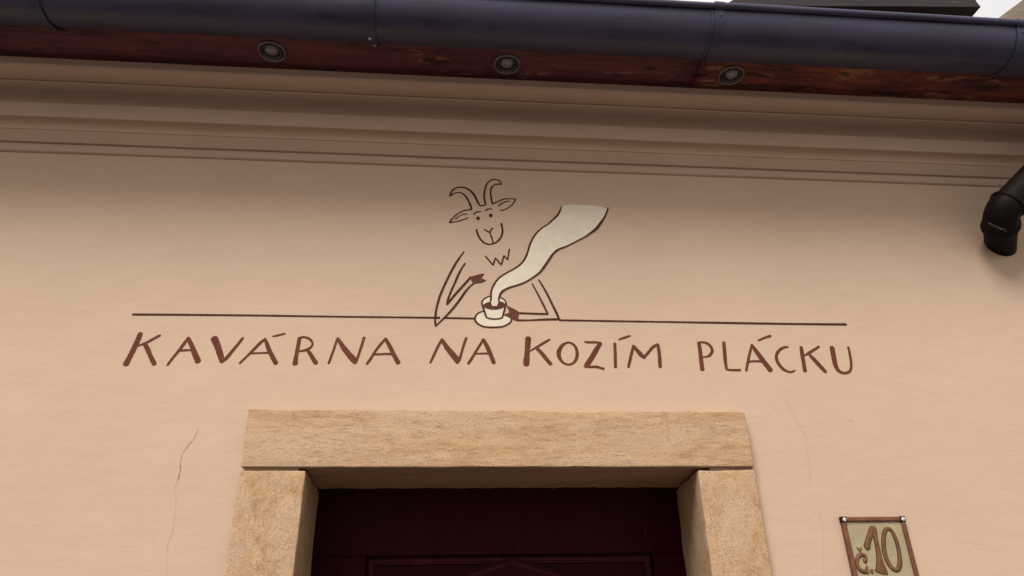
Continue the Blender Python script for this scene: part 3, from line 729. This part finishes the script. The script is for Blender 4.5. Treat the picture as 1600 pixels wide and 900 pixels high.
SR = [(F_, (1460,175,24)),(F_, (1435,250,26)),(F_, (1390,350,28)),(F_, (1320,450,40)),(F_, (1250,540,40)),(F_, (1170,600,32)),(F_, (1080,665,24)),(F_, (970,725,20)),(F_, (850,785,20)),
      (G_, (1400,60,22)),(G_, (1260,115,28)),(G_, (1170,190,30)),(G_, (1110,275,34)),(G_, (1060,350,34)),(G_, (990,450,34)),(G_, (930,520,28)),(G_, (830,595,24)),(G_, (730,660,22)),(G_, (640,705,24)),(G_, (540,740,24)),(G_, (420,775,24)),(G_, (330,815,28)),(G_, (260,870,32)),(G_, (232,930,32)),(G_, (213,1012,28))]
def topx(L): return [((o[0] + p[0]/11.25) * 11.25, (o[1] + p[1]/11.25) * 11.25, p[2]) for o, p in L]
sl, sr = topx(SL), topx(SR)
fx, fy = F_[0]*11.25, F_[1]*11.25
top_edge = [(fx + u, fy + v) for u, v in ((1435,185),(1340,158),(1250,140),(1150,126),(1060,124),(960,122),(860,114),(770,120),(690,128))]
gx, gy = D_[0]*11.25, D_[1]*11.25
bm = bmesh.new()
ls = [p[:2] for p in catmull(sl, False, 20)]; rs = [p[:2] for p in catmull(sr, False, 20)]
poly = ls + [(gx + 1112, gy + 430), (gx + 1160, gy + 433), (gx + 1200, gy + 430)] + rs[::-1] + top_edge
polygon(bm, (0, 0), 11.25, poly, -0.0024, 0)
stroke(bm, (0, 0), 11.25, sl, -0.0028, 1, seed=80, wob=0.07, wmul=1.1); stroke(bm, (0, 0), 11.25, sr, -0.00284, 1, seed=81, wob=0.07, wmul=1.1)
for f in [f for f in bm.faces if len(f.verts) > 12]: bmesh.ops.triangulate(bm, faces=[f])
link('steam', bm, [M_cream, M_line], goat, 'raw')

# ------------------------------------------------------------------ house number plaque
P0 = at(1314.2, 807.5, -0.016); P1 = at(1413.5, 807.5, -0.016)
PW = P1.x - P0.x; PH = PW * 1.38
plq = empty('house_number_plaque', (P0.x + PW/2, 0, P0.z - PH), 'cream ceramic plaque with brown frame reading č.10 right of the door', 'house number')
x0, x1, zt_, zb2 = P0.x, P1.x, P0.z, P0.z - PH
bm = bmesh.new(); box(bm, x0 + 0.003, x1 - 0.003, -0.010, -0.0008, zb2 + 0.003, zt_ - 0.003); bevel(bm, 0.002)
link('plate', bm, M_plate, plq)
FW = 0.0135
def fbar(a, b, c, d): 
    bm = bmesh.new(); box(bm, a, b, -0.0165, -0.0012, c, d); bevel(bm, 0.0045, 3); o = link('frame_bar', bm, M_frame, plq); auto_smooth(o, 40)
fbar(x0 + 0.012, x1 - 0.012, zt_ - FW, zt_); fbar(x0 + 0.012, x1 - 0.012, zb2, zb2 + FW)
fbar(x0, x0 + FW, zb2 + 0.012, zt_ - 0.012); fbar(x1 - FW, x1, zb2 + 0.012, zt_ - 0.012)
for xx in (x0 + 0.0075, x1 - 0.0075):
    for zz in (zt_ - 0.0075, zb2 + 0.0075):
        bm = bmesh.new(); box(bm, xx - 0.0085, xx + 0.0085, -0.0180, -0.002, zz - 0.0085, zz + 0.0085); bevel(bm, 0.003)
        cr = link('corner_block', bm, M_dark, plq)
        bm = bmesh.new()
        for k in range(4):
            a = math.pi/2 * k + 0.35
            bmesh.ops.create_icosphere(bm, subdivisions=1, radius=0.0031, matrix=Matrix.Translation((xx + 0.0036*math.cos(a), -0.0184, zz + 0.0036*math.sin(a))) @ Matrix.Diagonal((1.0, 0.5, 0.8, 1)))
        bmesh.ops.create_icosphere(bm, subdivisions=1, radius=0.0026, matrix=Matrix.Translation((xx, -0.0190, zz)))
        link('screw_cap', bm, M_screw, cr)
QO = (1310, 800); QS = 9.0
def rpt(u, v, Y): return at(QO[0] + u/QS, QO[1] + v/QS, -0.010) * 1.0
def relief_stroke(bm, P, hgt=0.0045, closed=False):
    Q = catmull(P, closed, 16)
    n = len(Q); rows = []
    for i, (u, v, wd) in enumerate(Q):
        p = rpt(u, v, 0); q0 = rpt(*Q[max(i-1, 0)][:2], 0); q1 = rpt(*Q[min(i+1, n-1)][:2], 0)
        t = (q1 - q0); t.y = 0; t.normalize(); nn = Vector((-t.z, 0, t.x))
        h = wd / QS * 0.00199 * 0.58
        rows.append([bm.verts.new((p.x + nn.x*h*s, -0.0101 - hgt*math.sqrt(max(0, 1 - s*s)) , p.z + nn.z*h*s)) for s in (-1, -0.85, -0.5, 0, 0.5, 0.85, 1)])
    for a, b in zip(rows, rows[1:]):
        for k in range(6): bm.faces.new((a[k], a[k+1], b[k+1], b[k])).material_index = 1 if k in (0, 5) else 0
    for rr in (rows[0], rows[-1]):
        if not closed: bm.faces.new(rr)
def relief_poly(bm, P, hgt=0.004):
    b0 = [rpt(u, v, 0) for u, v in P]; c = sum(b0, Vector()) / len(b0)
    lo = [bm.verts.new((p.x, -0.0099, p.z)) for p in b0]; hi = [bm.verts.new((c.x + (p.x - c.x)*0.93, -0.0101 - hgt, c.z + (p.z - c.z)*0.96)) for p in b0]
    f = bm.faces.new(hi); n = len(lo)
    for i in range(n): bm.faces.new((lo[i], lo[(i+1) % n], hi[(i+1) % n], hi[i]))
    bmesh.ops.triangulate(bm, faces=[f])
bm = bmesh.new()   # č
relief_stroke(bm, [(352,700,20),(366,688,56),(384,655,40),(370,615,40),(335,598,42),(295,610,48),(266,655,44),(260,715,44),(275,775,46),(310,818,48),(360,838,46),(415,850,24)])
relief_poly(bm, [(392,752),(402,756),(424,862),(372,850),(372,805)])
relief_poly(bm, [(248,492),(262,496),(298,528),(318,490),(326,500),(306,562),(290,552)], 0.003)
o = link('letter', bm, [M_relief, M_pool], plq); auto_smooth(o, 50)
bm = bmesh.new(); relief_poly(bm, [(463 + 24*math.cos(2*math.pi*k/14), 828 + 28*math.sin(2*math.pi*k/14)) for k in range(14)], 0.004)
link('full_stop', bm, [M_relief, M_pool], plq)
bm = bmesh.new()
relief_stroke(bm, [(398,525,30),(400,495,78),(412,430,70),(440,340,66),(466,260,70),(482,222,64),(488,200,30)])
relief_stroke(bm, [(480,205,40),(498,240,66),(516,340,56),(538,450,56),(560,560,62),(578,660,76),(592,750,104),(604,820,138),(606,858,150)])
o = link('digit', bm, [M_relief, M_pool], plq); auto_smooth(o, 50)
bm = bmesh.new()
relief_stroke(bm, [(690,232,40),(648,280,48),(632,390,52),(638,510,54),(664,630,56),(715,740,54),(775,805,46),(825,812,50),(856,760,56),(862,650,52),(842,520,48),(810,400,48),(750,270,46),(690,232,40)], closed=True)
o = link('digit', bm, [M_relief, M_pool], plq); auto_smooth(o, 50)

# ------------------------------------------------------------------ neighbouring house beyond the right end
YN = 1.6
g0 = at(1556, 31, YN); g1 = at(1602, -3, YN); sl_ = (g1.z - g0.z) / (g1.x - g0.x)
nx0 = max(HX1 + 0.06, g0.x - 0.35); 
nb = empty('neighbour_house', (nx0 + 2.5, YN, 0), 'speckled beige gable of the neighbouring house above the gutter in the top right corner', 'house')
zl0 = g0.z + (nx0 - g0.x) * sl_
bm = bmesh.new()
out = [(nx0, 0), (nx0 + 5, 0), (nx0 + 5, zl0), (nx0 + 2.5, zl0 + 2.5 * sl_), (nx0, zl0)]
a = [bm.verts.new((x, YN, z)) for x, z in out]; b = [bm.verts.new((x, YN + 5, z)) for x, z in out]
bm.faces.new(a[::-1]); bm.faces.new(b)
for i in range(5): bm.faces.new((a[i], a[(i+1) % 5], b[(i+1) % 5], b[i]))
link('gable_wall', bm, M_neigh, nb)
for s in (0, 1):
    bm = bmesh.new()
    xa, xb = (nx0 - 0.02, nx0 + 2.5) if s == 0 else (nx0 + 5.02, nx0 + 2.5)
    q = [(xa, zl0 - 0.01), (xb, zl0 + 2.5*sl_ + 0.004), (xb, zl0 + 2.5*sl_ + 0.05), (xa, zl0 + 0.035)]
    a = [bm.verts.new((x, YN + 0.25, z)) for x, z in q]; b = [bm.verts.new((x, YN + 5.1, z)) for x, z in q]
    bm.faces.new(a); bm.faces.new(b[::-1])
    for i in range(4): bm.faces.new((a[i], a[(i+1) % 4], b[(i+1) % 4], b[i]))
    link('roof', bm, M_tile, nb)
